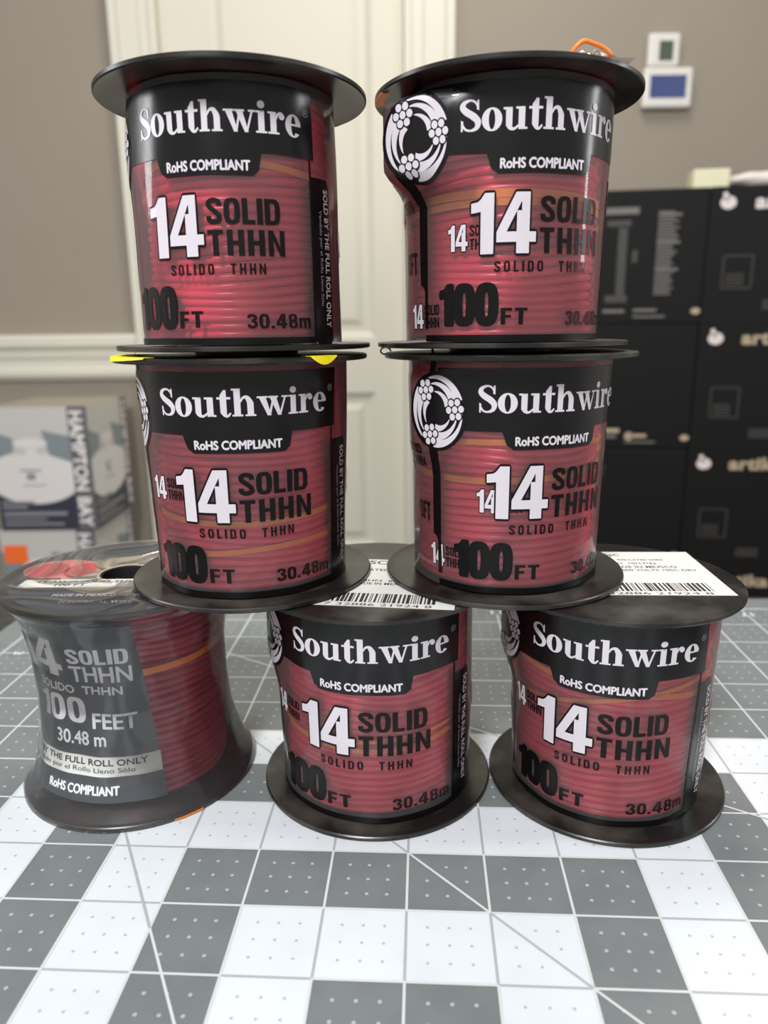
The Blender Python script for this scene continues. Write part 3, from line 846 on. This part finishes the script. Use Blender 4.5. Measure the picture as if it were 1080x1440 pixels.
light_box('light_box', -31.6, 58.45, -29.0-.07+.07, 'pale boxed ceiling light at the bottom of the left stack')

BROT = R(-8)
BW, BD, BH = 13.4, 9.0, 8.98
def black_box(col, row):
    """col 0 ends at the seam, col 1 begins there; rows from the floor"""
    ux, uy = cos(BROT), sin(BROT)
    ox, oy = 22.45, 53.6
    x0 = -BW-.02 if col == 0 else .02
    place = P(ox+ux*x0, oy+uy*x0, -29+row*BH)
    w_ = BW if col == 0 else 15.5
    mb = MB(); mb.box(0, w_, 0, BD, 0, BH-.02, M['bk_box'])
    it = []
    if col == 1:
        it += [(polys([disc(1.15, BH-1.05, .52, .42), [(.75, BH-.45), (1.0, BH-.35), (1.3, BH-.9), (.9, BH-1.0)]]), M['bk_white'], .012),
               (fit(text2d('artika', .04), 2.9, 6.6, BH-1.5, BH-.55), M['bk_tan'] if row != 4 else M['bk_white'], .012),
               (polys([rc(1.15, 3.15, 2.3, 2.38), rc(1.15, 3.15, 4.45, 4.53), rc(1.15, 1.23, 2.3, 4.5), rc(3.07, 3.15, 2.3, 4.5)]+[rc(1.4, 2.6, 2.55+.22*i, 2.64+.22*i) for i in range(4)]), M['bk_print2'], .012),
               (polys([rc(4.0, 5.6, .9+.18*i, 1.0+.18*i) for i in range(4)]), M['bk_print2'], .012)]
    else:
        it += [(polys([disc(w_-.35, .85, .32, .22)]), M['bk_tan'], .012),
               (polys([rc(w_-6.7, w_-5.2, .8, 1.02), rc(w_-4.6, w_-3.0, .85, 1.05), rc(w_-4.6, w_-2.4, .45, .58)]), M['bk_print'], .012)]
        if row == 4:
            it += [(polys([rc(w_-6.9, w_-4.6, BH-1.6, BH-1.15)]), M['bk_print'], .012),
                   (polys([rc(w_-6.6, w_-5.1, 1.5, 2.0), rc(w_-5.9, w_-5.3, 2.0, 6.5), rc(w_-6.7, w_-5.1, 6.6, 7.0), rc(w_-4.9, w_-4.55, 4.2, 5.0)]), M['bk_print2'], .012)]
            for i in range(28):
                z_ = 2.0+i*.2; l = 1.55 if i % 9 == 8 else 1.0+.45*rnd.random()
                it.append((polys([rc(w_-3.3, w_-3.3+l, z_, z_+(.17 if i % 9 == 8 else .11))]), M['bk_print'], .012))
        elif row == 3:
            it += [(polys([disc(w_-4.3, .95, .3, .3), rc(w_-4.3, w_-3.1, .85, 1.1), rc(w_-6.9, w_-5.0, 1.2, 1.5)]), M['bk_tan'], .013)]
        elif row == 2:
            it += [(polys([rc(w_-7.0, w_-6.0, BH-2.2, BH-1.8), rc(w_-7.0, w_-5.9, BH-1.6, BH-1.3)]), M['bk_print2'], .013)]
    face_print(mb, 0, 0, 0, 1, 0, it)
    b = mb.build('fixture_box', loc=place, rotz=BROT, bevel=.10)
    tag(b, 'black fixture carton, %s from the top in the %s column of the stack' % (['fifth', 'fourth', 'third', 'second', 'first'][row], 'left' if col == 0 else 'right'), 'box', 'black cartons stacked on the right')
for col in (0, 1):
    for row in range(5): black_box(col, row)

def on_stack(dx, dy):
    return 22.45+cos(BROT)*dx-sin(BROT)*dy, 53.6+sin(BROT)*dx+cos(BROT)*dy
x, y = on_stack(-.95, 1.0)
mb = MB(); mb.box(-.05, 2.35, 0, 1.6, 0, 1.3, M['cream'])
o = mb.build('small_carton', loc=P(x, y, 15.9), rotz=BROT, bevel=.08); tag(o, 'small cream carton standing on top of the black cartons', 'box')
mb = MB(); vs = []; fs = []; n, k = 22, 14
for i in range(n+1):
    u = i/n
    for j in range(k):
        a = 2*PI*j/k
        rz = .52*(.55+.45*min(1, u*6))*(1+.10*sin(9*u*PI+j)+.08*sin(23*u+2.1*j)); 
        vs.append((u*7.5, .9+1.0*cos(a)*(1+.08*sin(7*u*PI+1.7*j)), max(0, .55+rz*sin(a)*1.05)))
for i in range(n):
    for j in range(k): fs.append((i*k+j, (i+1)*k+j, (i+1)*k+(j+1) % k, i*k+(j+1) % k))
fs += [tuple(range(k)), tuple(n*k+j for j in range(k))[::-1]]
mb.add(vs, fs, M['cloth'], True)
x, y = on_stack(1.55, .8)
o = mb.build('cloth_roll', loc=P(x, y, 15.9), rotz=BROT); tag(o, 'crumpled white cloth roll beside the cream carton on the black cartons', 'cloth')

# ------------------------------------------------------------------ wall devices
def device(name, label, x0, x1, z0, z1, dep, scr, m, cat):
    d = empty(name, P((x0+x1)/2, WALL_Y, z0)); tag(d, label, cat)
    hw_, h = (x1-x0)/2, z1-z0
    mb = MB(); mb.box(-hw_, hw_, -dep, 0, 0, h, M['device']); mb.build('casing', d, bevel=.22)
    a, b, c_, e_ = scr
    mb = MB(); mb.box(a, b, -dep-.03, -dep+.02, c_, e_, M[m]); mb.build('screen', d)
device('thermostat', 'upright white thermostat with green display on the wall, upper of two devices', 22.7, 25.35, 28.02, 30.6, .7, (-.45, .72, .45, 1.95), 'lcd', 'thermostat')
device('wall_display', 'white wall panel with blue screen below the small thermostat', 22.45, 26.6, 24.85, 27.98, .8, (-1.55, 1.5, .75, 2.5), 'blue', 'wall panel')
